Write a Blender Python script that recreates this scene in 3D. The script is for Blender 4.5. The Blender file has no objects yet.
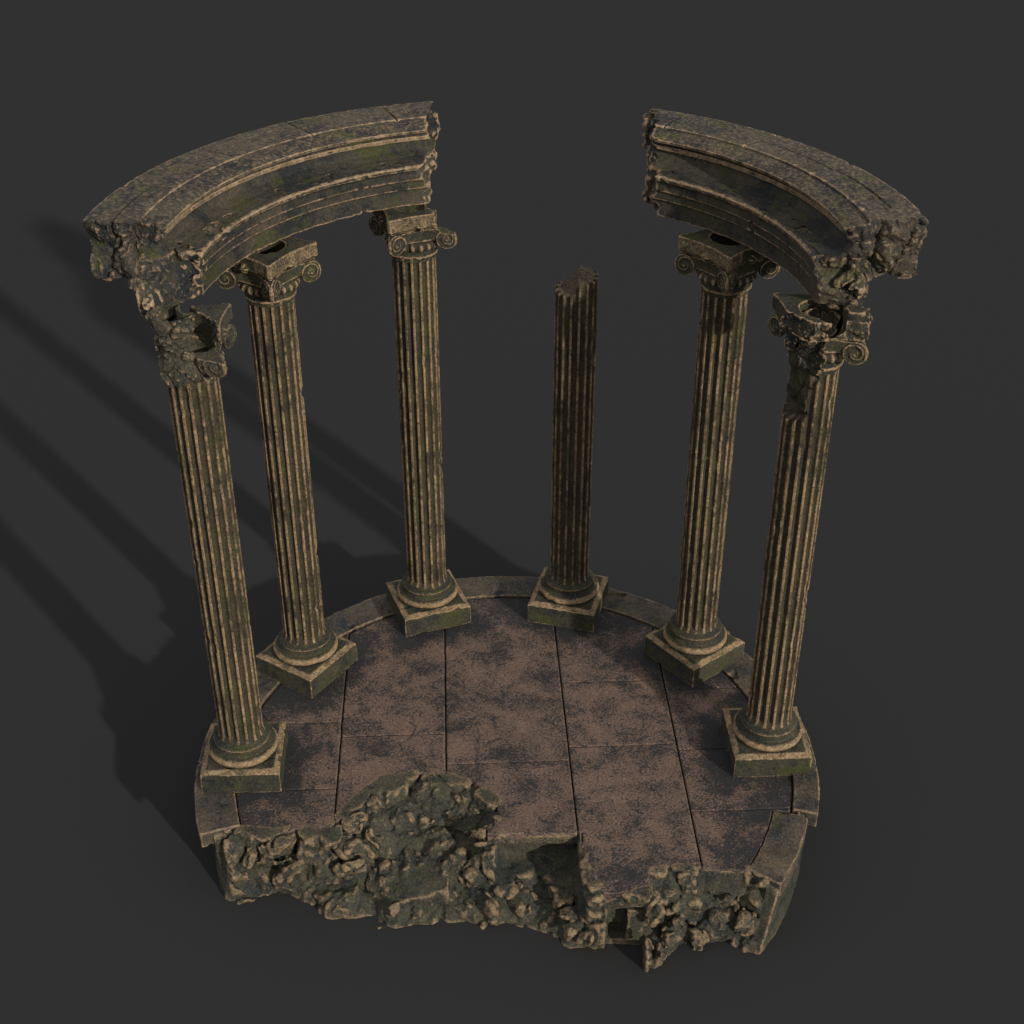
import bpy, math, random
import numpy as np
from math import pi, sin, cos, radians as rad

C = bpy.data.collections.new('ruin'); bpy.context.scene.collection.children.link(C)
rng = np.random.RandomState(7)

# ------------------------------------------------------------------ noise
TAB = rng.rand(8, 32, 32, 32).astype(np.float32)
JIT = rng.rand(32, 32, 32, 3).astype(np.float32)
def vn(P, s, k=0):
    """value noise in [-1,1]; P (n,3), s = feature size"""
    q = P / s + 1000.37 * (1 + k); i = np.floor(q).astype(np.int64); f = (q - i).astype(np.float32); f = f*f*(3-2*f)
    T = TAB[k % 8]; i0 = i & 31; i1 = (i + 1) & 31
    def g(a, b, c): return T[a[:, 0], b[:, 1], c[:, 2]]
    x, y, z = f[:, 0], f[:, 1], f[:, 2]
    c00 = g(i0, i0, i0)*(1-x) + g(i1, i0, i0)*x; c10 = g(i0, i1, i0)*(1-x) + g(i1, i1, i0)*x
    c01 = g(i0, i0, i1)*(1-x) + g(i1, i0, i1)*x; c11 = g(i0, i1, i1)*(1-x) + g(i1, i1, i1)*x
    return ((c00*(1-y) + c10*y)*(1-z) + (c01*(1-y) + c11*y)*z)*2 - 1
def fbm(P, s, o=3, k=0):
    a = 0; w = 1; t = 0
    for j in range(o):
        a = a + w*vn(P, s/2**j, k+j); t += w; w *= .5
    return a/t
def worley(P, s, k=0):
    q = P / s + 77.7 * (1 + k); i = np.floor(q).astype(np.int64); f = (q - i).astype(np.float32)
    best = np.full(len(P), 9., np.float32); sec = best.copy()
    for a in (-1, 0, 1):
        for b in (-1, 0, 1):
            for c in (-1, 0, 1):
                j = JIT[(i[:, 0]+a) & 31, (i[:, 1]+b) & 31, (i[:, 2]+c) & 31]
                d = (j[:, 0]+a-f[:, 0])**2 + (j[:, 1]+b-f[:, 1])**2 + (j[:, 2]+c-f[:, 2])**2
                m = d < best; sec = np.where(m, best, np.minimum(sec, d)); best = np.where(m, d, best)
    return np.sqrt(best), np.sqrt(sec)
def lumps(P, A=.2, s=.34, k=0):
    """broken-rock relief: rounded lumps with creases, positive = outward"""
    W = P + .30*s*np.stack([vn(P, s*.7, 1+k), vn(P, s*.7, 2+k), vn(P, s*.7, 3+k)], 1)
    f1, f2 = worley(W, s, k); W = W + .06*s*np.stack([vn(P, s*.2, 2+k), vn(P, s*.2, 3+k), vn(P, s*.2, 4+k)], 1)
    g1, g2 = worley(W, s*.45, k+1); h1, h2 = worley(W, s*.2, k+2)
    crease = np.minimum(f2-f1, .22)/.22*.16 + np.minimum(g2-g1, .2)/.2*.07
    ang = np.abs(vn(P, s*.33, 3+k))*.10 + np.abs(vn(P, s*.15, 5+k))*.05
    return A*(.42 - .9*f1**2 + crease - .12) + A*.33*(.42 - g1**1.8) + A*.15*(h2-h1-.25) + A*.5*fbm(P, s*1.8, 2, 4+k) - A*ang

# ------------------------------------------------------------------ surface nets
def nets(F, org, sp):
    neg = F < 0
    s = neg[:-1, :-1, :-1].astype(np.int8)
    for a in (0, 1):
        for b in (0, 1):
            for c in (0, 1):
                if a+b+c: s = s + neg[a:F.shape[0]-1+a, b:F.shape[1]-1+b, c:F.shape[2]-1+c]
    act = (s > 0) & (s < 8)
    I = np.argwhere(act); idx = np.full(act.shape, -1, np.int64); idx[act] = np.arange(len(I))
    acc = np.zeros((len(I), 3)); cnt = np.zeros(len(I))
    cor = [(a, b, c) for a in (0, 1) for b in (0, 1) for c in (0, 1)]
    V = {c: F[I[:, 0]+c[0], I[:, 1]+c[1], I[:, 2]+c[2]] for c in cor}
    for c in cor:
        for ax in range(3):
            if c[ax]: continue
            e = list(c); e[ax] = 1; e = tuple(e); va, vb = V[c], V[e]; m = (va < 0) != (vb < 0)
            t = np.where(m, va/np.where(m, va-vb, 1), 0)
            p = np.array(c, float)[None].repeat(len(I), 0); p[:, ax] += t
            acc += p*m[:, None]; cnt += m
    P = (I + acc/cnt[:, None])*np.array(sp) + np.array(org)
    Q = []
    for ax in range(3):
        u, v = (ax+1) % 3, (ax+2) % 3
        sl0 = [slice(None)]*3; sl1 = [slice(None)]*3; sl0[ax] = slice(0, -1); sl1[ax] = slice(1, None)
        for w in (u, v): sl0[w] = slice(1, -1); sl1[w] = slice(1, -1)
        a, b = neg[tuple(sl0)], neg[tuple(sl1)]; E = np.argwhere(a != b)
        if not len(E): continue
        fl = a[E[:, 0], E[:, 1], E[:, 2]]
        E[:, u] += 1; E[:, v] += 1
        def cell(du, dv):
            K = E.copy(); K[:, u] -= du; K[:, v] -= dv
            return idx[K[:, 0], K[:, 1], K[:, 2]]
        q = np.stack([cell(1, 1), cell(0, 1), cell(0, 0), cell(1, 0)], 1)
        q[~fl] = q[~fl][:, ::-1]; Q.append(q)
    Q = np.concatenate(Q)
    # drop crumbs that float free of the piece
    n = len(P); a = np.concatenate([Q[:, k] for k in range(4)]); b = np.concatenate([Q[:, (k+1) % 4] for k in range(4)]); lab = np.arange(n)
    for _ in range(60):
        la, lb = lab[a], lab[b]; m = np.minimum(la, lb)
        if (la == lb).all(): break
        np.minimum.at(lab, la, m); np.minimum.at(lab, lb, m)
        for _ in range(4): lab = lab[lab]
    cnt = np.bincount(lab, minlength=n); keep = cnt[lab] > .03*n
    new = np.cumsum(keep)-1; Q = Q[keep[Q[:, 0]]]
    return P[keep], new[Q]

def convex(P, Q, iters=7, top=0., lo=.10, hi=.45, pct=False, flat=None):
    """how far each vertex stands out from its smoothed surroundings: worn arrises and lump tops"""
    P = np.asarray(P, float); n = len(P)
    e = np.concatenate([np.stack([Q[:, k], Q[:, (k+1) % 4]], 1) for k in range(4)])
    a = np.concatenate([e[:, 0], e[:, 1]]); b = np.concatenate([e[:, 1], e[:, 0]]); cnt = np.maximum(np.bincount(a, minlength=n), 1)
    N = np.zeros((n, 3)); fn = np.cross(P[Q[:, 2]]-P[Q[:, 0]], P[Q[:, 3]]-P[Q[:, 1]])
    for k in range(3):
        for j in range(4): N[:, k] += np.bincount(Q[:, j], weights=fn[:, k], minlength=n)
    N /= np.linalg.norm(N, axis=1)[:, None]+1e-12
    S = P.copy()
    for _ in range(iters):
        S = np.stack([np.bincount(a, weights=S[b, k], minlength=n) for k in range(3)], 1)/cnt[:, None]
    el = np.linalg.norm(P[Q[:, 0]]-P[Q[:, 1]], axis=1).mean()
    c = ((P-S)*N).sum(1)/el
    if pct: lo, hi = np.percentile(c, lo), np.percentile(c, hi)
    w = sst(c, lo, hi)
    if flat is not None: w = w*(1-np.clip(flat(P), 0, 1))
    if top: w = np.maximum(w, top*sst(N[:, 2], .6, .95)*(1-.8*((P[:, 2] > 8.13)*(P[:, 2] < 8.4) if flat is not None else 0)))
    return w
def mesh_obj(name, P, Q, mat, parent=None, smooth=True, wear=None, sharp=None, darken=None):
    me = bpy.data.meshes.new(name); P = np.asarray(P, np.float32); Q = np.asarray(Q)
    n = Q.shape[1]
    me.vertices.add(len(P)); me.vertices.foreach_set('co', P.ravel())
    me.loops.add(Q.size); me.loops.foreach_set('vertex_index', Q.ravel().astype(np.int32))
    me.polygons.add(len(Q)); me.polygons.foreach_set('loop_start', (np.arange(len(Q))*n).astype(np.int32))
    me.polygons.foreach_set('loop_total', np.full(len(Q), n, np.int32))
    me.polygons.foreach_set('use_smooth', np.full(len(Q), smooth))
    if isinstance(wear, dict): wear = convex(P, Q, **wear)
    if wear is not None:
        at = me.attributes.new('wear', 'FLOAT', 'POINT'); at.data.foreach_set('value', np.asarray(wear, np.float32))
    if darken is not None:
        at = me.attributes.new('darken', 'FLOAT', 'POINT'); at.data.foreach_set('value', np.asarray(darken, np.float32))
    me.update(calc_edges=True); me.validate()
    if sharp:
        me.set_sharp_from_angle(angle=rad(sharp))
    me.materials.append(mat)
    o = bpy.data.objects.new(name, me); C.objects.link(o)
    if parent is not None: o.parent = parent
    return o
def empty(name, loc, rz, label, cat, group=None):
    o = bpy.data.objects.new(name, None); C.objects.link(o); o.location = loc; o.rotation_euler = (0, 0, rz)
    o.empty_display_size = .3; o['label'] = label; o['category'] = cat
    if group: o['group'] = group
    return o

def poly2(pts, X, Y):
    """signed distance to a polygon (negative inside)"""
    pts = np.asarray(pts, float); d = np.full(X.shape, 1e9); ins = np.zeros(X.shape, bool)
    for k in range(len(pts)):
        a, b = pts[k], pts[(k+1) % len(pts)]; e = b-a; L = e@e
        if L < 1e-12: continue
        t = np.clip(((X-a[0])*e[0] + (Y-a[1])*e[1])/L, 0, 1)
        d = np.minimum(d, (X-a[0]-t*e[0])**2 + (Y-a[1]-t*e[1])**2)
        c = ((a[1] > Y) != (b[1] > Y))
        if abs(e[1]) > 1e-12: ins ^= c & (X < e[0]*(Y-a[1])/e[1] + a[0])
    return np.sqrt(d)*np.where(ins, -1, 1)
def grid(lo, hi, sp):
    ax = [np.arange(lo[k]-2*sp[k], hi[k]+2.5*sp[k], sp[k]) for k in range(3)]
    return ax, [lo[k]-2*sp[k] for k in range(3)]
def band(F, w, fn, pts):
    """add fn(points) to F only where |F| < w"""
    m = np.abs(F) < w; P = pts(np.nonzero(m)); F[m] += fn(P).astype(F.dtype)
def sst(x, a, b): t = np.clip((x-a)/(b-a), 0, 1); return t*t*(3-2*t)

# ------------------------------------------------------------------ materials
def stone(name, tan, tan2, dark, grime=.5, moss=.35, worn=.9, mosscol=(.052, .058, .016), scale=1.0, crack=0.0, spread=.1, wornc=(.40, .275, .155), fw=.3, gritty=1.0):
    m = bpy.data.materials.new(name); m.use_nodes = True; nt = m.node_tree; N = nt.nodes; L = nt.links
    for n in list(N): N.remove(n)
    def nd(t, **k):
        n = N.new(t)
        for a, b in k.items(): setattr(n, a, b)
        return n
    def inp(s, v):
        if hasattr(v, 'is_linked') or isinstance(v, bpy.types.NodeSocket): L.new(v, s)
        else: s.default_value = v
    out = nd('ShaderNodeOutputMaterial'); bs = nd('ShaderNodeBsdfPrincipled'); L.new(bs.outputs[0], out.inputs[0])
    tc = nd('ShaderNodeTexCoord'); oi = nd('ShaderNodeObjectInfo')
    off = nd('ShaderNodeVectorMath', operation='MULTIPLY'); L.new(oi.outputs['Random'], off.inputs[0]); off.inputs[1].default_value = (37, 51, 23)
    co = nd('ShaderNodeVectorMath', operation='ADD'); L.new(tc.outputs['Object'], co.inputs[0]); L.new(off.outputs[0], co.inputs[1])
    def noise(s, d=6, r=.6, dist=0.):
        n = nd('ShaderNodeTexNoise'); n.inputs['Scale'].default_value = s*scale; n.inputs['Detail'].default_value = d
        n.inputs['Roughness'].default_value = r; n.inputs['Distortion'].default_value = dist; L.new(co.outputs[0], n.inputs['Vector']); return n.outputs['Fac']
    def mr(v, a, b, c=0., d=1.):
        n = nd('ShaderNodeMapRange'); L.new(v, n.inputs[0]); n.inputs[1].default_value = a; n.inputs[2].default_value = b
        n.inputs[3].default_value = c; n.inputs[4].default_value = d; n.interpolation_type = 'SMOOTHSTEP' if c == 0 and d == 1 else 'LINEAR'; return n.outputs[0]
    def ma(op, a, b=0.):
        n = nd('ShaderNodeMath', operation=op); inp(n.inputs[0], a); inp(n.inputs[1], b); return n.outputs[0]
    def mix(f, a, b, bt='MIX'):
        n = nd('ShaderNodeMix', data_type='RGBA', blend_type=bt); inp(n.inputs[0], f)
        inp(n.inputs[6], a if not isinstance(a, tuple) else (*a, 1)); inp(n.inputs[7], b if not isinstance(b, tuple) else (*b, 1)); return n.outputs[2]
    big = noise(1.1, 5, .62, .4); mid = noise(4.5, 7, .68, .6); fine = noise(19, 6, .7); grit = noise(24/scale, 3, .75); sp = noise(52/scale, 2, .7)
    geo = nd('ShaderNodeNewGeometry'); at = nd('ShaderNodeAttribute', attribute_name='wear')
    wn = ma('ADD', ma('MULTIPLY', fine, .75), ma('MULTIPLY', mid, .25))
    wear = ma('ADD', at.outputs['Fac'], ma('MULTIPLY', ma('SUBTRACT', wn, .5), 2.4))
    wear = ma('MULTIPLY', mr(wear, .15, .95), ma('MULTIPLY', mr(at.outputs['Fac'], .0, .2), worn))
    base = mix(mr(mid, .35, .65), tan, tan2)
    g = ma('ADD', ma('MULTIPLY', big, .45), ma('ADD', ma('MULTIPLY', mid, .4), ma('ADD', ma('MULTIPLY', fine, fw), .5*(.3-fw))))
    st = nd('ShaderNodeAttribute', attribute_name='darken'); g = ma('SUBTRACT', g, ma('MULTIPLY', st.outputs['Fac'], .11))
    g = mr(g, .62-.16*grime-spread/2, .62-.16*grime+spread/2)     # 1 = clean
    col = mix(g, dark, base)
    mo = ma('ADD', ma('MULTIPLY', noise(1.9, 6, .6, .3), .6), ma('MULTIPLY', noise(9, 5, .7), .4))
    col = mix(ma('MULTIPLY', mr(mo, .56-.12*moss, .64-.12*moss), .8), col, mosscol)
    lichen = mr(noise(13, 4, .75), .62, .7); col = mix(ma('MULTIPLY', lichen, .35), col, (.16, .16, .10))
    col = mix(wear, col, mix(mr(noise(7, 4, .7), .35, .65), tuple(.62*c for c in wornc), wornc))
    gr = ma('ADD', ma('MULTIPLY', mr(grit, .32, .68, .30, 1.70), .5), ma('MULTIPLY', mr(sp, .32, .68, .35, 1.65), .5))
    gr = ma('ADD', ma('MULTIPLY', gr, gritty), 1-gritty)
    cg = nd('ShaderNodeCombineColor'); [L.new(gr, cg.inputs[k]) for k in range(3)]
    col = mix(1.0, col, cg.outputs[0], 'MULTIPLY')
    if crack:
        vo = nd('ShaderNodeTexVoronoi', feature='DISTANCE_TO_EDGE'); vo.inputs['Scale'].default_value = .8
        ds = nd('ShaderNodeVectorMath', operation='ADD'); nn = nd('ShaderNodeTexNoise'); nn.inputs['Scale'].default_value = 2.5; nn.inputs['Detail'].default_value = 5; L.new(co.outputs[0], nn.inputs['Vector'])
        s2 = nd('ShaderNodeVectorMath', operation='SCALE'); s2.inputs['Scale'].default_value = .5; L.new(nn.outputs['Color'], s2.inputs[0])
        L.new(co.outputs[0], ds.inputs[0]); L.new(s2.outputs[0], ds.inputs[1]); L.new(ds.outputs[0], vo.inputs['Vector'])
        ck = ma('MULTIPLY', mr(vo.outputs['Distance'], .0, .014, 1., 0.), mr(noise(.9, 2), .48, .56)); col = mix(ma('MULTIPLY', ck, crack), col, dark)
    L.new(col, bs.inputs['Base Color'])
    inp(bs.inputs['Roughness'], mr(mid, .3, .7, .72, .9)); bs.inputs['Specular IOR Level'].default_value = .35
    h = ma('ADD', ma('MULTIPLY', fine, .55), ma('ADD', ma('MULTIPLY', grit, .55), ma('MULTIPLY', mid, .6)))
    bp = nd('ShaderNodeBump'); bp.inputs['Strength'].default_value = .75; bp.inputs['Distance'].default_value = .03
    L.new(h, bp.inputs['Height']); L.new(bp.outputs[0], bs.inputs['Normal'])
    return m
DARK = (.017, .020, .020)
M_col = stone('weathered_column_stone', (.078, .066, .038), (.042, .042, .026), DARK, .42, .42, scale=1.5, spread=.16)
M_shaft = stone('weathered_shaft_stone', (.082, .060, .034), (.040, .034, .021), (.014, .014, .014), .62, .45, scale=1.7, spread=.2, mosscol=(.058, .060, .022))
M_ent = stone('weathered_entablature_stone', (.105, .082, .056), (.050, .046, .033), (.017, .020, .022), .34, .30, wornc=(.42, .295, .18), scale=1.0, spread=.16, crack=.6, fw=.2, gritty=.75)
M_floor = stone('red_brown_paving_stone', (.250, .160, .120), (.150, .100, .075), (.030, .030, .032), .34, -.3, .5, crack=.9, spread=.15, wornc=(.32, .23, .16), scale=1.5, fw=.58, gritty=.65)
M_ring = stone('kerb_stone', (.15, .110, .072), (.075, .062, .046), (.022, .027, .033), .42, .05, wornc=(.30, .21, .13), scale=1.6, spread=.16)
M_rock = stone('broken_mossy_rock', (.105, .090, .058), (.048, .048, .034), (.018, .023, .023), .40, .28, .72, mosscol=(.046, .052, .026), wornc=(.36, .25, .145), scale=1.6, spread=.16)

# ------------------------------------------------------------------ column pieces
A0 = rad(3.7545)
ANG = [k*rad(36) + A0 for k in (2.5, 1.5, .5, -.5, -1.5, -2.5)]     # c1..c6 (+ = left)
R_COL = 4.0
def plinth_wear(P, Q):
    ch = np.maximum(abs(P[:, 0]), abs(P[:, 1]))
    return np.maximum(convex(P, Q, 6, 0, .15, .6), .8*sst(ch, .485, .515)*sst(P[:, 2], .345, .365)*(.6+.6*np.clip(vn(P+3, .12, 2)+.5, 0, 1)))
def plinth_mesh(seed):
    sp = .0135; (ax, ay, az), org = grid((-.6, -.6, -.02), (.6, .6, .42), (sp,)*3)
    X, Y, Z = np.meshgrid(ax, ay, az, indexing='ij'); ch = np.maximum(abs(X), abs(Y))
    F = np.maximum(ch-.59, Z-.402); F = np.maximum(F, -Z)
    F = np.maximum(F, (Z-.36 + (ch-.59)*.42)*.92).astype(np.float32)
    def fn(P):
        P = P + seed*3.3; return .010*fbm(P, .12, 3, 1) + .07*np.maximum(0, vn(P, .2, 5)-.55)
    band(F, .09, fn, lambda I: np.stack([ax[I[0]], ay[I[1]], az[I[2]]], 1))
    return nets(F, org, (sp,)*3)
def lathe(name, prof, mat, parent, seg=144, amp=.006, seed=0, chip=0., cfn=None):
    prof = np.array(prof); th = np.arange(seg)*2*pi/seg
    r = prof[:, 0][:, None]*np.ones(seg); z = prof[:, 1][:, None]*np.ones(seg); t = th[None]+0*r
    P = np.stack([r*np.cos(t), r*np.sin(t), z], -1).reshape(-1, 3); Q_ = P + seed*5.1
    n = amp*fbm(Q_, .1, 3, 2) + (chip*np.maximum(0, vn(Q_, .16, 6)-.45) if chip else 0)
    rr = np.hypot(P[:, 0], P[:, 1]); k = (rr-n)/rr; P[:, :2] *= k[:, None]
    i = np.arange(len(prof)-1)[:, None]*seg; j = np.arange(seg)[None]; j2 = (j+1) % seg
    Q = np.stack([i+j, i+j2, i+seg+j2, i+seg+j], -1).reshape(-1, 4)
    W = cfn(prof, P) if cfn is not None else None
    return mesh_obj(name, P, Q, mat, parent, wear=W)
def base_prof():
    p = [(.3, .39), (.46, .392)]
    for a in np.linspace(-80, 88, 12): p.append((.452+.077*cos(rad(a)), .475+.077*sin(rad(a))))
    p += [(.445, .556), (.44, .575)]
    for a in np.linspace(0, 1, 7): p.append((.405+.035*(1-sin(pi*a/1))-.005*a, .578+.052*a))
    p += [(.415, .633)]
    for a in np.linspace(-70, 85, 9): p.append((.392+.038*cos(rad(a)), .668+.036*sin(rad(a))))
    p += [(.372, .71), (.367, .722), (.345, .735), (.3, .74)]
    return p
US = np.array([0, .07, .12, .142, .18, .30, .5, .70, .82, .858, .88, .93])
def shaft(parent, mat, ztop=6.80, seed=0, top=None, brk=None, R=.333):
    nf = 16; th = (np.arange(nf)[:, None] + US[None]).ravel()*2*pi/nf; u = np.tile(US, nf); seg = len(th)
    z0 = .72; rows = 190; zz = np.linspace(0, 1, rows)
    zt = (np.full(seg, ztop) if top is None else top(R*np.cos(th), R*np.sin(th)))
    Z = z0 + (zt-z0)[None]*zz[:, None]; T = th[None]+0*Z; U = u[None]+0*Z
    zb, ze = .79, 6.72
    e = np.minimum(np.clip((Z-zb)/.06, 0, 1), np.clip((ze-Z)/.06, 0, 1)); e = np.sqrt(1-(1-e)**2)
    x = np.clip((U-.5)/.36, -1, 1); inside = abs(U-.5) < .36
    dep = .052*np.sqrt(np.clip(1-x*x, 0, 1))*e
    P0 = np.stack([R*np.cos(T), R*np.sin(T), Z], -1).reshape(-1, 3)+seed*7.7
    flare = .02*np.exp(-((Z-z0)/.045)**2) + .012*np.exp(-((Z-6.8)/.05)**2)*(top is None)
    nz = (.0022*fbm(P0, .06, 3, 1)).reshape(Z.shape)
    chipn = (np.maximum(0, vn(P0, .09, 3)*.6+vn(P0, .3, 4)*.6-.42)*.07).reshape(Z.shape)
    r = R + flare - np.maximum(dep, np.minimum(chipn, .045)) - nz
    wear = np.where(abs(U-.5) > .35, .85, 0)*np.clip(.78+.4*vn(P0, .10, 5).reshape(Z.shape)+.5*vn(P0, .45, 6).reshape(Z.shape), .2, 1)
    if brk is not None: r, bm = brk(r, T, Z); wear = wear*(1-bm)
    P = np.stack([r*np.cos(T), r*np.sin(T), Z], -1).reshape(-1, 3); W = wear.ravel()
    i = np.arange(rows-1)[:, None]*seg; j = np.arange(seg)[None]; j2 = (j+1) % seg
    Q = np.stack([i+j, i+j2, i+seg+j2, i+seg+j], -1).reshape(-1, 4)
    if top is not None:    # broken cap: concentric rings
        last = P[-seg:]; ks = np.linspace(.93, .02, 12); caps = []
        for k in ks:
            c = last.copy(); c[:, :2] *= k; b = top(c[:, 0], c[:, 1]); c[:, 2] = b*(1)
            c[:, 2] = b; caps.append(c)
        n0 = len(P); P = np.concatenate([P]+caps); W = np.concatenate([W, np.full(seg*12, .3)])
        for a in range(12):
            i0 = (rows-1)*seg if a == 0 else n0+(a-1)*seg; i1 = n0+a*seg
            Q = np.concatenate([Q, np.stack([i0+j[0], i0+j2[0], i1+j2[0], i1+j[0]], -1)])
    return mesh_obj('shaft', P, Q, mat, parent, wear=W)

def capital_field(cut=None, sp=.0115, zmax=7.52):
    (ax, ay, az), org = grid((-.76, -.76, 6.74), (.76, .76, zmax), (sp,)*3)
    X, Y, Z = np.meshgrid(ax.astype(np.float32), ay.astype(np.float32), az.astype(np.float32), indexing='ij')
    Rr = np.hypot(X, Y); T = np.arctan2(Y, X)
    F = np.maximum(Rr-.34, Z-7.3)
    F = np.minimum(F, np.hypot(Rr-.345, Z-6.80)-.028)                                   # astragal
    egg = .022*np.cos(T*20)*np.exp(-((Z-6.96)/.06)**2)
    F = np.minimum(F, np.hypot(Rr-.33, (Z-6.965)*1.15)-.085-egg)                           # echinus with eggs
    a = abs(X); b = abs(Y); mx = np.maximum(a, b); mn = np.minimum(a, b)
    # abacus with concave sides and clipped corners, two members
    side = lambda h, s: mx-(h-s*(1-np.clip(mn/h, 0, 1)**2))
    F = np.minimum(F, np.maximum(np.maximum(side(.535, .085), a+b-1.00), abs(Z-7.40)-.098))
    F = np.minimum(F, np.maximum(np.maximum(side(.50, .10), a+b-.94), abs(Z-7.285)-.03))
    # canalis band between the volutes, sagging in the middle
    sag = .07*(1-np.clip(mn/.4, 0, 1)**2)
    F = np.minimum(F, np.maximum(np.maximum(side(.455, .10), a+b-.86), abs(Z-(7.19-sag*.6))-.075))
    F = np.minimum(F, np.hypot(side(.46, .10), Z-(7.115-sag*.7))*1.0-.02 + np.maximum(0, mn-.36)*2)
    # flower in the middle of each side
    fl = np.sqrt((mx-.44)**2 + (mn*.9)**2 + (Z-7.33)**2)-.065-.014*np.cos(5*np.arctan2(Z-7.33, mn+1e-6))
    F = np.minimum(F, fl)
    # eight volute discs
    for sx in (1, -1):
        for sy in (1, -1):
            for side_ in (0, 1):
                D = np.array((sx, sy))/math.sqrt(2); n0 = np.array((sx, 0)) if side_ else np.array((0, sy))
                tang = D - n0*(D@n0); tang /= np.hypot(*tang)
                ang = rad(22); t = D*cos(ang)+(tang-D*(tang@D))/np.hypot(*(tang-D*(tang@D)))*sin(ang)
                nrm = np.array((-t[1], t[0])); nrm *= np.sign(nrm@n0)
                c = D*.575 + nrm*.045
                u = (X-c[0])*t[0] + (Y-c[1])*t[1]; w = (X-c[0])*nrm[0] + (Y-c[1])*nrm[1]; v = Z-7.085
                rho = np.sqrt(u*u+v*v)+1e-4; phi = np.arctan2(v, -u)
                Rv = .158
                sprl = np.mod(np.log(rho/Rv)/-.17 - phi, 2*pi)/(2*pi)     # 0..1
                ridge = np.exp(-((np.minimum(sprl, 1-sprl))/.17)**2)
                ridge = np.maximum(ridge, np.exp(-(rho/.028)**2))
                th = .022 + .024*ridge
                F = np.minimum(F, np.maximum(rho-Rv, abs(w)-th))
                # stem of the volute running back to the bell
                st = np.maximum(np.maximum(abs(v-.06)-.09, abs(w)-.024), np.maximum(u-.02, -u-.32))
                F = np.minimum(F, st)
            D = np.array((sx, sy))/math.sqrt(2)
            F = np.minimum(F, np.sqrt((X-D[0]*.53)**2+(Y-D[1]*.53)**2+((Z-7.08))**2)-.10)
    F = F.astype(np.float32)
    pts = lambda I: np.stack([ax[I[0]], ay[I[1]], az[I[2]]], 1)
    band(F, .04, lambda P: .007*fbm(P, .07, 3, 2) + .05*np.maximum(0, vn(P+9, .13, 6)-.6), pts)
    def hollow(x, y, z): return np.maximum(np.hypot(x, y-.02)-.285, 6.95-z)
    F = np.maximum(F, -hollow(X, Y, Z)).astype(np.float32)
    if cut is not None:
        m = F < .9; P = pts(np.nonzero(m)); F[m] = cut(P, F[m])
    return nets(F, org, (sp,)*3)

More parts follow.
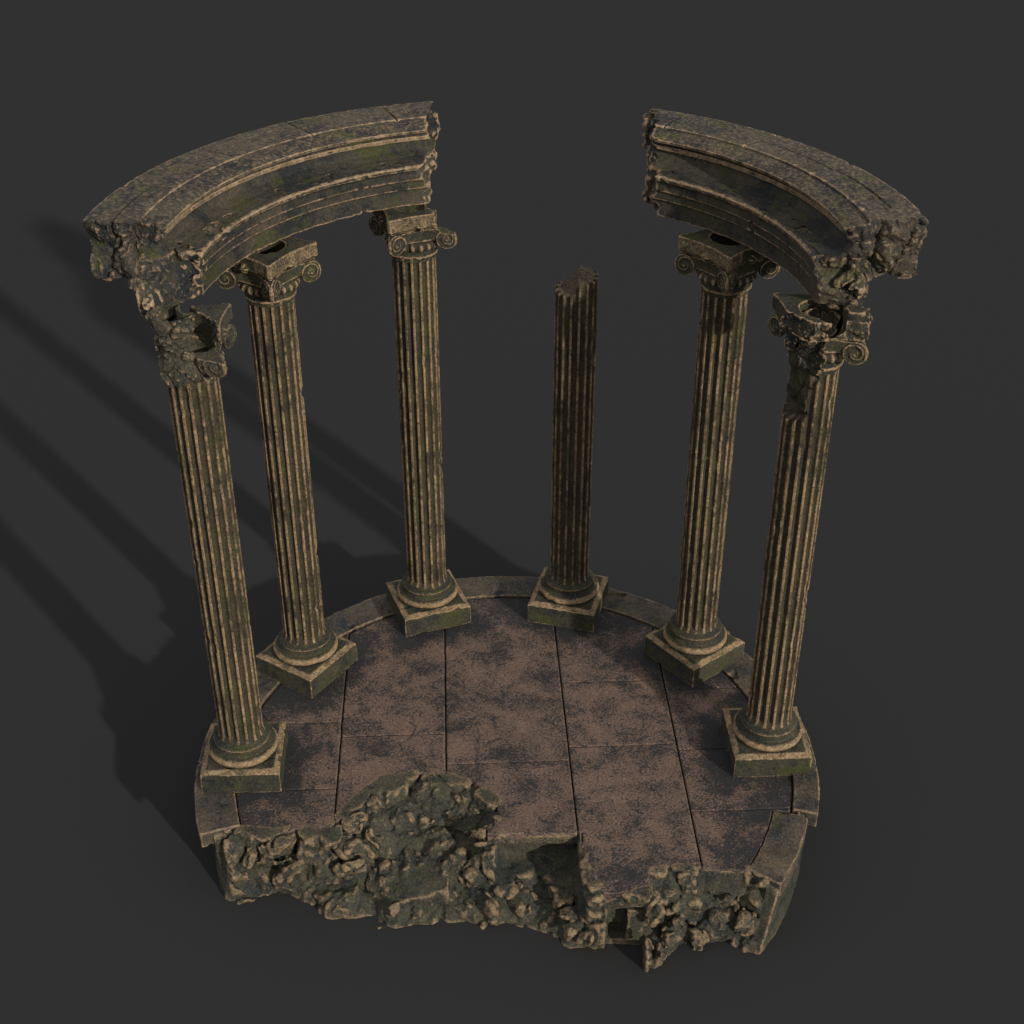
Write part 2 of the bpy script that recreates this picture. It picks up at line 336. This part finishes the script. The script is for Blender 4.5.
def cap_wear(P, Q):
    w = convex(P, Q, 6, 0, .12, .6); mx = np.maximum(abs(P[:, 0]), abs(P[:, 1]))
    return np.maximum(w, .5*(P[:, 2] > 7.31)*(P[:, 2] < 7.495)*(mx > .4)*(P[:, 1] < -.2))
CAP_MESH = {}
def column(i, label, kind='whole', group='fluted columns round the platform'):
    a = ANG[i]; loc = (-R_COL*sin(a), R_COL*cos(a), 0)
    t = empty('broken_column' if kind == 'stump' else 'fluted_column', loc, a, label, 'column', group)
    P, Q = plinth_mesh(i); mesh_obj('plinth', P, Q, M_col, t, wear=plinth_wear(P, Q))
    chip = .10 if i == 3 else .05
    lathe('base_moulding', base_prof(), M_col, t, seed=i, chip=chip,
          cfn=lambda pr, P: np.maximum(1.15*np.exp(-((P[:, 2]-.490)/.05)**2)*(np.hypot(P[:, 0], P[:, 1]) > .48), .75*np.exp(-((P[:, 2]-.66)/.022)**2)*(np.hypot(P[:, 0], P[:, 1]) > .405)))
    top = brk = None
    if kind == 'stump':
        def top(x, y):
            Pp = np.stack([x, y, x*0], 1); w = x*cos(a)-y*sin(a)        # world x
            return 6.12 + .20*sst(w, -.10, .05) + .10*y + .03*vn(Pp, .15, 1)
    if i == 5:
        # direction of the broken side, in local coordinates
        bw = np.array([-.92, -.40]); bl = np.array([bw[0]*cos(a)+bw[1]*sin(a), -bw[0]*sin(a)+bw[1]*cos(a)]); bth = math.atan2(bl[1], bl[0])
        def brk(r, T, Z):
            Pp = np.stack([.3*np.cos(T), .3*np.sin(T), Z], -1).reshape(-1, 3)
            lm = lumps(Pp, .16, .26, 1).reshape(Z.shape)
            low = sst(Z+.06*vn(Pp, .15, 4).reshape(Z.shape), 5.85, 6.12)
            pd = .165 + .8*lm + (1-low)*.25; cth = np.cos(T-bth)
            lim = np.where(cth > .05, pd/np.maximum(cth, .05), 9); lim = np.maximum(lim, .13)
            return np.minimum(r, lim), (lim < r).astype(float)
    shaft(t, M_shaft, seed=i, top=top, brk=brk)
    if kind == 'whole':
        if 'w' not in CAP_MESH:
            P, Q = capital_field(); CAP_MESH['w'] = mesh_obj('capital', P, Q, M_col, t, wear=cap_wear(P, Q))
        else:
            o = CAP_MESH['w'].copy(); C.objects.link(o); o.parent = t
    elif kind == 'chipped':
        def cut(P, F):
            x, y, z = P.T; lm = lumps(P, .07, .18, 6)
            return np.maximum(F, np.where(z > 7.17, x-.20-lm-.8*np.clip(7.3-z, 0, 1)-.3*np.clip(y, 0, 1), -1))
        P, Q = capital_field(cut); mesh_obj('chipped_capital', P, Q, M_col, t, wear=cap_wear(P, Q))
    elif kind == 'left_broken':
        # front and outer side broken to a rough core; back-right corner still carved
        def cut(P, F):
            x, y, z = P.T                    # local: +x = back, -y = towards the centre
            lm = lumps(P, .10, .26, 3)
            n = np.array([-.62, .78]); pl = x*n[0]+y*n[1]+.24-lm - .30*(z < 7.16)
            core = np.hypot(x+.02, y+.02)-.30-lm+.18*np.clip(z-7.05, 0, .3)
            core = np.maximum(core, z-(7.22+.3*lm+.35*y))
            core2 = np.hypot(x+.10, (y-.13)*.85)-.15-lm*1.2-.10*np.clip(z-7.2, 0, .4)
            keep = np.maximum(F, pl)
            f = np.minimum(keep, np.minimum(core, core2))
            hole = np.sqrt((x+.02)**2+(y+.12)**2+((z-7.30)*.65)**2)-.22+.5*lm
            hole2 = np.sqrt((x+.24)**2+(y+.27)**2+((z-6.93)*.8)**2)-.10+.3*lm
            return np.maximum(np.maximum(f, -hole), np.maximum(-hole2, -np.maximum(np.hypot(x, y+.08)-.17+.3*lm, 7.0-z)))
        P, Q = capital_field(cut, zmax=7.66); mesh_obj('broken_capital', P, Q, M_rock, t, wear=dict(iters=14, lo=55, hi=98, pct=True))
    elif kind == 'right_broken':
        def cut(P, F):
            x, y, z = P.T                    # local: +x = front, +y = outward (right)
            lm = lumps(P, .08, .24, 5)
            n = np.array([.62, -.78]); pl = x*n[0]+y*n[1]-.20-lm-.16*(z > 7.2)
            core = np.hypot(x, y)-.22-lm
            f = np.minimum(np.maximum(F, pl), np.maximum(core, z-7.4))
            # the front face sloughs away below the architrave
            pl2 = x - .40 - 1.0*lm - .25*np.clip(7.3-z, 0, 1)*2 - .3*np.clip(y-.3, 0, 1)
            f = np.maximum(f, np.where(z > 7.16, pl2, -1))
            blob = np.sqrt((x-.26)**2+(y-.40)**2+((z-7.44)*.7)**2)-.15-lm
            f = np.minimum(f, np.maximum(blob, z-7.6))
            tx = np.clip(x, -.05, .26); hole = np.sqrt((x-tx)**2+(y-.05-.2*tx)**2+(np.minimum(z-7.37, 0)*1.1)**2)-.18+.25*lm
            return np.maximum(f, -hole)
        P, Q = capital_field(cut, zmax=7.66); mesh_obj('broken_capital', P, Q, M_col, t, wear=dict(iters=8, lo=55, hi=96, pct=True))
    return t
column(0, 'front left fluted column, its capital broken to rough rock on the outer side', 'left_broken')
column(1, 'second fluted column from the left, whole scrolled capital seen at its corner', 'whole')
column(2, 'third fluted column from the left, its capital chipped at the inner end of the left entablature', 'chipped')
column(3, 'broken column stump without a capital, standing free in the gap between the entablatures', 'stump')
column(4, 'shaded fluted column with whole capital, between the stump and the front right column', 'whole')
column(5, 'front right fluted column with a gouge below its half broken capital', 'right_broken')

# ------------------------------------------------------------------ entablatures
PROF_ARCH = [(3.96, 7.5), (3.96, 7.745), (3.93, 7.76), (3.93, 7.885), (3.90, 7.90), (3.90, 8.03), (3.855, 8.065), (3.85, 8.118), (3.885, 8.133), (4.6, 8.133), (4.6, 7.86), (4.57, 7.80), (4.57, 7.5)]
PROF_CORN = [(3.90, 8.137), (4.02, 8.145), (4.17, 8.165), (4.28, 8.22), (4.325, 8.30), (4.33, 8.345), (4.275, 8.355), (4.275, 8.415), (4.31, 8.425), (4.31, 8.475), (4.20, 8.485), (4.185, 8.53), (4.30, 8.56), (4.42, 8.575), (4.50, 8.585), (4.505, 8.615),
             (4.53, 8.62), (5.24, 8.61), (5.27, 8.56), (5.27, 8.42), (5.22, 8.36), (5.20, 7.90), (5.14, 7.84), (4.6, 7.84), (4.6, 8.137)]
def entab(prof, th0, th1, planex, sgn, seed, endang):
    sr, st, sz = .0135, .0036, .0125
    r0, r1 = prof_lo[0], prof_hi[0]
    ar = np.arange(min(p[0] for p in prof)-.05, max(p[0] for p in prof)+.06, sr)
    az = np.arange(min(p[1] for p in prof)-.05, max(p[1] for p in prof)+.06, sz)
    at = np.arange(th0, th1, st)
    RR, ZZ = np.meshgrid(ar, az, indexing='ij'); S = poly2(prof, RR, ZZ).astype(np.float32)
    F = np.repeat(S[:, None, :], len(at), 1)
    Rg = ar[:, None, None].astype(np.float32); Tg = at[None, :, None].astype(np.float32); Zg = az[None, None, :].astype(np.float32)
    pts = lambda I: np.stack([ar[I[0]]*np.sin(at[I[1]]), ar[I[0]]*np.cos(at[I[1]]), az[I[2]]], 1)
    def worn(P):
        P = P+seed*2.1; return .006*fbm(P, .1, 3, 1) + .10*np.maximum(0, vn(P, .33, 2)*.6+vn(P, .12, 3)*.5-.5)
    band(F, .06, worn, pts)
    # shallow joints between the laid stones of the top
    if prof is PROF_CORN:
        top = np.maximum(8.575-Zg, 0)*1.0
        secs = np.radians(np.arange(-95, 95, 17.0)+5)
        for q, a in enumerate(secs): F = np.maximum(F, -np.maximum(np.maximum(abs(Tg-a)*Rg-.009, 8.585-Zg), 4.5-Rg))
        for q in range(len(secs)-1):
            if q % 3 != 1: F = np.maximum(F, -np.maximum(np.maximum(abs(Rg-(4.86+.05*(q % 2)))-.008, 8.585-Zg), np.maximum(secs[q]-Tg, Tg-secs[q+1])))
    # broken inner end, roughly a plane of constant x
    e1 = sgn*(Rg*np.sin(Tg) - planex)+0*Zg
    e2 = -sgn*(Tg-endang(Rg, Zg))*Rg + 0*Zg
    E = np.maximum(-e1, -e2)     # e>0 inside piece
    m = (abs(E) < .35) & (F < .06); P = pts(np.nonzero(m)); Fm = E[m]
    near1 = (-e1)[m] > (-e2)[m]
    lm = lumps(P, .24, .34, seed)
    jag = .13*vn(P*np.array([.5, 1, 1.]), .22, 6) + .07*vn(P, .1, 3) - .07
    Fm = Fm - np.where(near1, lm*.28+jag, lm)
    # drape of rock over the edge
    F[m] = np.maximum(F[m], Fm); m2 = ~m & (E > .0); F[m2] = np.maximum(F[m2], E[m2])
    Pg, Q = nets(F, (0, 0, 0), (1, 1, 1))
    r = ar[0]+Pg[:, 0]*sr; t = at[0]+Pg[:, 1]*st; z = az[0]+Pg[:, 2]*sz
    P = np.stack([r*np.sin(t), r*np.cos(t), z], 1)
    return P, Q[:, ::-1]
prof_lo = (3.8, 7.4); prof_hi = (5.35, 8.7)
def ent_flat(P):
    R = np.hypot(P[:, 0], P[:, 1]); end = np.minimum(abs(np.degrees(np.arctan2(P[:, 0], P[:, 1]))+88), abs(np.degrees(np.arctan2(P[:, 0], P[:, 1]))-84))
    return .75*(P[:, 2] > 8.15)*(P[:, 2] < 8.34)*(R > 3.97)*(R < 4.5) + (P[:, 2] > 8.56)*(R > 4.56)*(R < 5.21)*.999 + .55*(1-sst(end, 2.5, 4.0))*(1-(P[:, 2] > 8.56)*(R > 4.56)*(R < 5.21))
EL = empty('entablature_segment', (0, 0, 0), 0, 'left curved entablature resting on three columns, rough broken front end', 'entablature', 'broken entablature segments')
ER = empty('entablature_segment', (0, 0, 0), 0, 'right curved entablature resting on two columns, darker inner side', 'entablature', 'broken entablature segments')
def endL(R, Z):
    lowarch = sst(8.15-Z, -.1, .55)*sst(4.85-R, 0, .25)
    return -(rad(86.8) + rad(6.5)*lowarch*sst(R, 3.95, 4.45) - rad(3.5)*sst(4.45-R, 0, .5))
def endR(R, Z): return rad(84.0) + rad(1.8)*sst(4.7-R, 0, .3)*sst(8.2-Z, 0, .5) - rad(1.0)*sst(4.3-R, 0, .4)
for nm, pr in (('architrave', PROF_ARCH), ('cornice', PROF_CORN)):
    P, Q = entab(pr, rad(-98), rad(-10), -1.20, -1, 1, endL); mesh_obj(nm, P, Q, M_ent, EL, wear=dict(iters=12, lo=.10, hi=.62, top=.30, flat=ent_flat))
    P, Q = entab(pr, rad(19), rad(91), 2.0, 1, 4, endR); mesh_obj(nm, P, Q, M_ent, ER, wear=dict(iters=12, lo=.10, hi=.62, top=.30, flat=ent_flat))

# ------------------------------------------------------------------ platform
PF = empty('ruined_platform', (0, 0, 0), 0, 'round stone platform with broken rocky front edge, carrying the six columns', 'platform')
def arcp(R, a, b, n=90): return [(R*sin(t), R*cos(t)) for t in np.radians(np.linspace(a, b, n))]
T_pts = [(-4.21, -1.71), (-3.84, -1.60), (-3.3, -1.66), (-3.06, -1.57), (-2.78, -1.62), (-2.58, -1.72), (-2.44, -1.37), (-2.22, -.95), (-1.9, -.55), (-1.32, -.38), (-.92, -.43), (-.45, -.64), (-.16, -.91), (-.13, -1.22), (-.24, -1.60),
         (-.1, -1.60), (1.09, -1.58), (1.12, -2.14), (1.22, -2.45), (1.38, -2.70), (1.47, -2.68), (1.98, -2.67), (2.06, -2.50), (2.14, -2.28), (2.5, -2.20), (2.82, -2.19), (3.34, -2.22), (3.50, -2.24), (3.86, -2.42)]
B_pts = [(-4.04, -1.97), (-3.29, -1.80), (-3.01, -1.92), (-2.71, -1.97), (-2.65, -2.2), (-2.12, -2.24), (-1.56, -2.45), (-1.21, -2.35), (-.92, -2.27), (-.49, -2.24), (-.3, -2.43), (-.07, -2.4), (.05, -2.29), (.4, -2.32), (.74, -2.44), (.97, -2.61),
         (1.62, -2.60), (1.96, -2.61), (1.99, -3.05), (2.22, -2.85), (2.49, -2.56), (2.85, -2.65), (2.98, -2.49), (3.2, -2.47), (3.43, -2.61), (3.60, -2.78)]
top_poly = T_pts + arcp(4.55, 122, -111)
bot_poly = B_pts + arcp(4.55, 127, -115)
def course(X, Y, Z, poly, z0, z1):
    d = poly2(poly, X[:, :, 0], Y[:, :, 0])[:, :, None]; return np.maximum(d, np.maximum(Z-z1, z0-Z))
def core():
    sp = .0205; (ax, ay, az), org = grid((-4.62, -3.2, -1.13), (4.62, 4.6, -.02), (sp,)*3)
    X2, Y2 = np.meshgrid(ax, ay, indexing='ij'); dT = poly2(top_poly, X2, Y2).astype(np.float32); dB = poly2(bot_poly, X2, Y2).astype(np.float32)
    Z = az[None, None, :].astype(np.float32); t = np.clip(-Z/1.1, 0, 1)
    # pit scooped in the floor: steep rim then shallow bottom
    Xk = X2[:, :, None]
    led = (sst(Xk, -.16, .06)*sst(1.25-Xk, 0, .25)).astype(np.float32); nic = (sst(Xk, 1.44, 1.52)*sst(2.02-Xk, 0, .10)).astype(np.float32); led2 = (sst(Xk, 2.72, 2.85)*sst(3.5-Xk, 0, .12)).astype(np.float32)
    tt = t**(1.15+.9*led)
    F = dT[:, :, None]*(1-tt) + dB[:, :, None]*tt
    F = F + .26*nic*(Z < -.2) + .22*led*sst(-Z, .15, .3)*sst(.62+Z, 0, .15)
    F = np.maximum(F, Z+.03)
    R2 = np.hypot(X2, Y2)[:, :, None]
    mask = (sst(4.52-R2, 0, .14)*sst(-Y2[:, :, None], .0, .25)).astype(np.float32)
    fr = (F > -.4) & (F < .4) & (mask > 0) & (Z < -.0)
    I = np.nonzero(fr); P = np.stack([ax[I[0]], ay[I[1]], az[I[2]]], 1)
    mk = mask[I[0], I[1], 0]
    lm = lumps(P, .41, .41, 0)
    mk = mk*(1-.6*nic[I[0], 0, 0])*(1-.5*sst(-P[:, 2], .75, 1.1))*(1-led[I[0], 0, 0]*sst(P[:, 2], -.62, -.46))*(1-.9*led2[I[0], 0, 0]*sst(P[:, 2], -.48, -.36))
    # lower lumps beside the crisp ledges so the cut courses show
    F[fr] -= (lm+.01)*mk
    # nothing of the rubble rises through the paving; at the broken rim it may reach floor level
    F = np.maximum(F, Z + np.where(dT[:, :, None] < -.12, .10, -.02) - .0*Z)
    # crisp second course under the ledges, and a few blocks
    Xs, Ys = X2[:, :, None], Y2[:, :, None]
    def box(x0, x1, y0, y1, z0, z1): 
        b = np.maximum(np.maximum(x0-Xs, Xs-x1), np.maximum(y0-Ys, Ys-y1)); return np.maximum(b, np.maximum(z0-Z, Z-z1))
    for b in ((-.30, -.075, -1.54, -1.1, -.62, -.215), (-.05, 1.05, -1.52, -1.1, -.62, -.215),
              (1.36, 2.1, -2.57, -2.0, -.44, -.20), (1.76, 1.99, -2.63, -2.2, -1.02, -.40), (1.15, 2.0, -2.64, -2.2, -1.13, -1.0), (2.75, 3.4, -2.20, -1.8, -.45, -.2)):
        F = np.minimum(F, box(*b))
    # sloping lower slab poking out of the rubble left of centre
    dpl = poly2([(-1.82, -2.06), (-1.30, -2.27), (-.80, -2.13), (-.95, -1.5), (-1.5, -1.5)], X2, Y2)[:, :, None] + (.05*vn(np.stack([X2.ravel(), Y2.ravel(), 0*X2.ravel()], 1), .16, 2)).reshape(X2.shape)[:, :, None]
    pl = np.maximum(np.maximum(dpl, -.9-Z), (Z+.69) - (Xs+1.2)*.16 - (Ys+2.2)*.22); F = np.minimum(F, pl)
    # outer wall skin down to the pointed tip on the right
    angd = np.arctan2(Xs, Ys)
    skin = np.maximum(abs(R2-4.50)-.09, np.maximum((angd-rad(122.3)-(-Z)*rad(4.6))*4.5, rad(100)-angd)); F = np.minimum(F, np.maximum(skin, Z+.10))
    band(F, .05, lambda P: .006*fbm(P, .12, 2, 3)+.022*fbm(P, .22, 3, 5)*(P[:, 1] < -1.2), lambda I: np.stack([ax[I[0]], ay[I[1]], az[I[2]]], 1))
    return nets(np.maximum(F, -1.12-Z).astype(np.float32), org, (sp,)*3)
P, Q = core(); mesh_obj('broken_masonry', P, Q, M_rock, PF, wear=dict(iters=45, lo=58, hi=99.5, pct=True))

def paving():
    sp = (.0155, .0155, .0155); (ax, ay, az), org = grid((-4.16, -2.75, -.23), (4.40, 4.16, .02), sp)
    X2, Y2 = np.meshgrid(ax, ay, indexing='ij')
    th2 = np.degrees(np.arctan2(X2, Y2))
    rim = np.hypot(X2, Y2) - np.where((th2 > 92) & (th2 < 104.6), 4.335, np.where(th2 > 104.6, 4.085, 4.125))
    d2 = poly2(top_poly, X2, Y2)
    P2 = np.stack([X2.ravel(), Y2.ravel(), 0*X2.ravel()], 1)
    n2 = fbm(P2, .22, 3, 2).reshape(X2.shape)
    ledge = ((X2 > -.15) & (X2 < 1.12) & (Y2 < -1.3) & (Y2 > -1.8)) | ((X2 > 1.42) & (X2 < 2.0) & (Y2 < -2.4)) | ((X2 > 2.75) & (Y2 < -2.0))
    d2 = np.maximum(d2 + np.where((Y2 < .2) & ~ledge, .10*n2+.04, .012*n2), rim)
    # right of the free block the floor widens out to the narrow kerb
    g = rad(3.9); U = X2*cos(g)+Y2*sin(g); V = -X2*sin(g)+Y2*cos(g)
    w = .004*n2
    gr = np.full(X2.shape, 1e3)
    for k in (-2.585, -.94, .965, 2.66): gr = np.minimum(gr, abs(U-k+w)-.0125)
    thin = np.full(X2.shape, 1e3)
    for u0, u1, v in ((-2.585, -.94, .60), (-.94, .965, -.10), (.965, 2.66, .20), (2.66, 4.2, .06), (2.66, 4.2, -1.27), (-4.2, -2.585, -.55), (.965, 2.66, 1.75), (2.66, 4.2, 1.5), (-4.2, -2.585, .95)):
        thin = np.minimum(thin, np.maximum(abs(V-v+w)-.008, np.maximum(u0-U, U-u1)))
    Z = az[None, None, :]
    tilt = .010*vn(np.stack([np.floor((U-.965)/1.8).ravel()*9.1, 0*U.ravel(), 0*U.ravel()], 1), 1, 3).reshape(U.shape)
    zt = 0 + .006*n2 + tilt*.5
    F = np.maximum(np.maximum(d2[:, :, None], Z-zt[:, :, None]), -.205-Z)
    F = np.maximum(F, -np.maximum(gr[:, :, None], -.12-Z)); F = np.maximum(F, -np.maximum(thin[:, :, None], -.035-Z))
    # worn arrises
    e = np.maximum(0, 0)
    return nets(F.astype(np.float32), org, sp)
P, Q = paving()
drk = .75*sst(np.hypot(P[:, 0], P[:, 1]), 3.2, 4.1)  # paving gets darker towards the rim, around the plinths and towards the front
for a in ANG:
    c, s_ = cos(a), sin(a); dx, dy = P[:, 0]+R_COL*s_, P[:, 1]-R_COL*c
    dd = np.maximum(abs(dx*c+dy*s_), abs(-dx*s_+dy*c))-.59; drk = np.maximum(drk, 1.1*(1-sst(dd, .0, .55)))
drk = np.maximum(drk, .45*sst(-P[:, 1], 1.6, 2.7))
mesh_obj('paving_slabs', P, Q, M_floor, PF, darken=drk, wear=dict(iters=8, lo=.45, hi=1.0))

def kerb(rin, rout, a0, a1, z0, z1, seed):
    sr, st, sz = .0155, .0037, .0155
    ar = np.arange(4.02, 4.82, sr); at = np.arange(rad(a0)-.03, rad(a1)+.03, st); az = np.arange(z0-.05, z1+.07, sz)
    R_, T_, Z_ = np.meshgrid(ar, at, az, indexing='ij')
    F = np.maximum(np.maximum(rin(T_)-R_, R_-rout), np.maximum(z0-Z_, Z_-z1)); F = np.maximum(F, np.maximum(rad(a0)-T_, T_-rad(a1))*4.4).astype(np.float32)
    pts = lambda I: np.stack([ar[I[0]]*np.sin(at[I[1]]), ar[I[0]]*np.cos(at[I[1]]), az[I[2]]], 1)
    band(F, .08, lambda P: .016*fbm(P+seed, .2, 3, 1)+.16*np.maximum(0, vn(P+seed, .25, 2)-.62), pts)
    P, Q = nets(F, (0, 0, 0), (1, 1, 1)); r = ar[0]+P[:, 0]*sr; t = at[0]+P[:, 1]*st; z = az[0]+P[:, 2]*sz
    return np.stack([r*np.sin(t), r*np.cos(t), z], 1), Q[:, ::-1]
edges = [-111.8, -93.5, -57.6, -21.8, 14.2, 50.2, 86.2, 103.9]
for k in range(7):
    rin = (lambda T: np.where(T > rad(92), 4.36, 4.145)) if k == 6 else (lambda T: 4.145+0*T)
    P, Q = kerb(rin, 4.74, edges[k]+.05, edges[k+1]-.05, -.24, .04, k); mesh_obj('kerb_stone', P, Q, M_ring, PF, wear=dict(iters=8, lo=.2, hi=.7, top=.12))
P, Q = kerb(lambda T: 4.10+0*T, 4.61, 104.9, 122.6, -.26, .015, 9); mesh_obj('kerb_stone', P, Q, M_ring, PF, wear=dict(iters=8, lo=.2, hi=.7, top=.12))

# ------------------------------------------------------------------ ground, light, camera
gm = bpy.data.materials.new('dark_matt_ground'); gm.use_nodes = True; nt = gm.node_tree
bs = nt.nodes['Principled BSDF']; bs.inputs['Base Color'].default_value = (.0385, .0390, .0405, 1); bs.inputs['Roughness'].default_value = .95; bs.inputs['Specular IOR Level'].default_value = .0
gz = -1.1; S = 400
g = mesh_obj('ground', [(-S, -S, gz), (S, -S, gz), (S, S, gz), (-S, S, gz)], [(0, 1, 2, 3)], gm, smooth=False)
g['kind'] = 'structure'; g['label'] = 'plain dark grey ground under the platform'; g['category'] = 'ground'

w = bpy.data.worlds.new('World'); bpy.context.scene.world = w; w.use_nodes = True
w.node_tree.nodes['Background'].inputs[0].default_value = (1.0, .995, 1.0, 1); w.node_tree.nodes['Background'].inputs[1].default_value = .50
sun = bpy.data.lights.new('Sun', 'SUN'); sun.energy = 2.8; sun.angle = rad(1.4); sun.color = (1, .93, .83)
so = bpy.data.objects.new('Sun', sun); C.objects.link(so)
az, el = rad(139.6), rad(20.5)
from mathutils import Vector, Matrix
d = Vector((sin(az)*cos(el), cos(az)*cos(el), sin(el))); so.rotation_euler = d.to_track_quat('Z', 'Y').to_euler(); so.location = d*30

cam = bpy.data.cameras.new('Camera'); co = bpy.data.objects.new('Camera', cam); C.objects.link(co)
co.location = (.46689, -16.4847, 15.33315)
# Rz @ Ry @ Rx
co.rotation_mode = 'XYZ'; co.rotation_euler = (.990957, .0009967, .022756)
cam.sensor_width = 36; cam.sensor_fit = 'HORIZONTAL'; cam.lens = 36*1438.58/1024; cam.clip_end = 2000
sc = bpy.context.scene; sc.camera = co
sc.view_settings.view_transform = 'Standard'; sc.view_settings.look = 'None'; sc.view_settings.exposure = 0; sc.view_settings.gamma = 1
sc.render.engine = 'CYCLES'
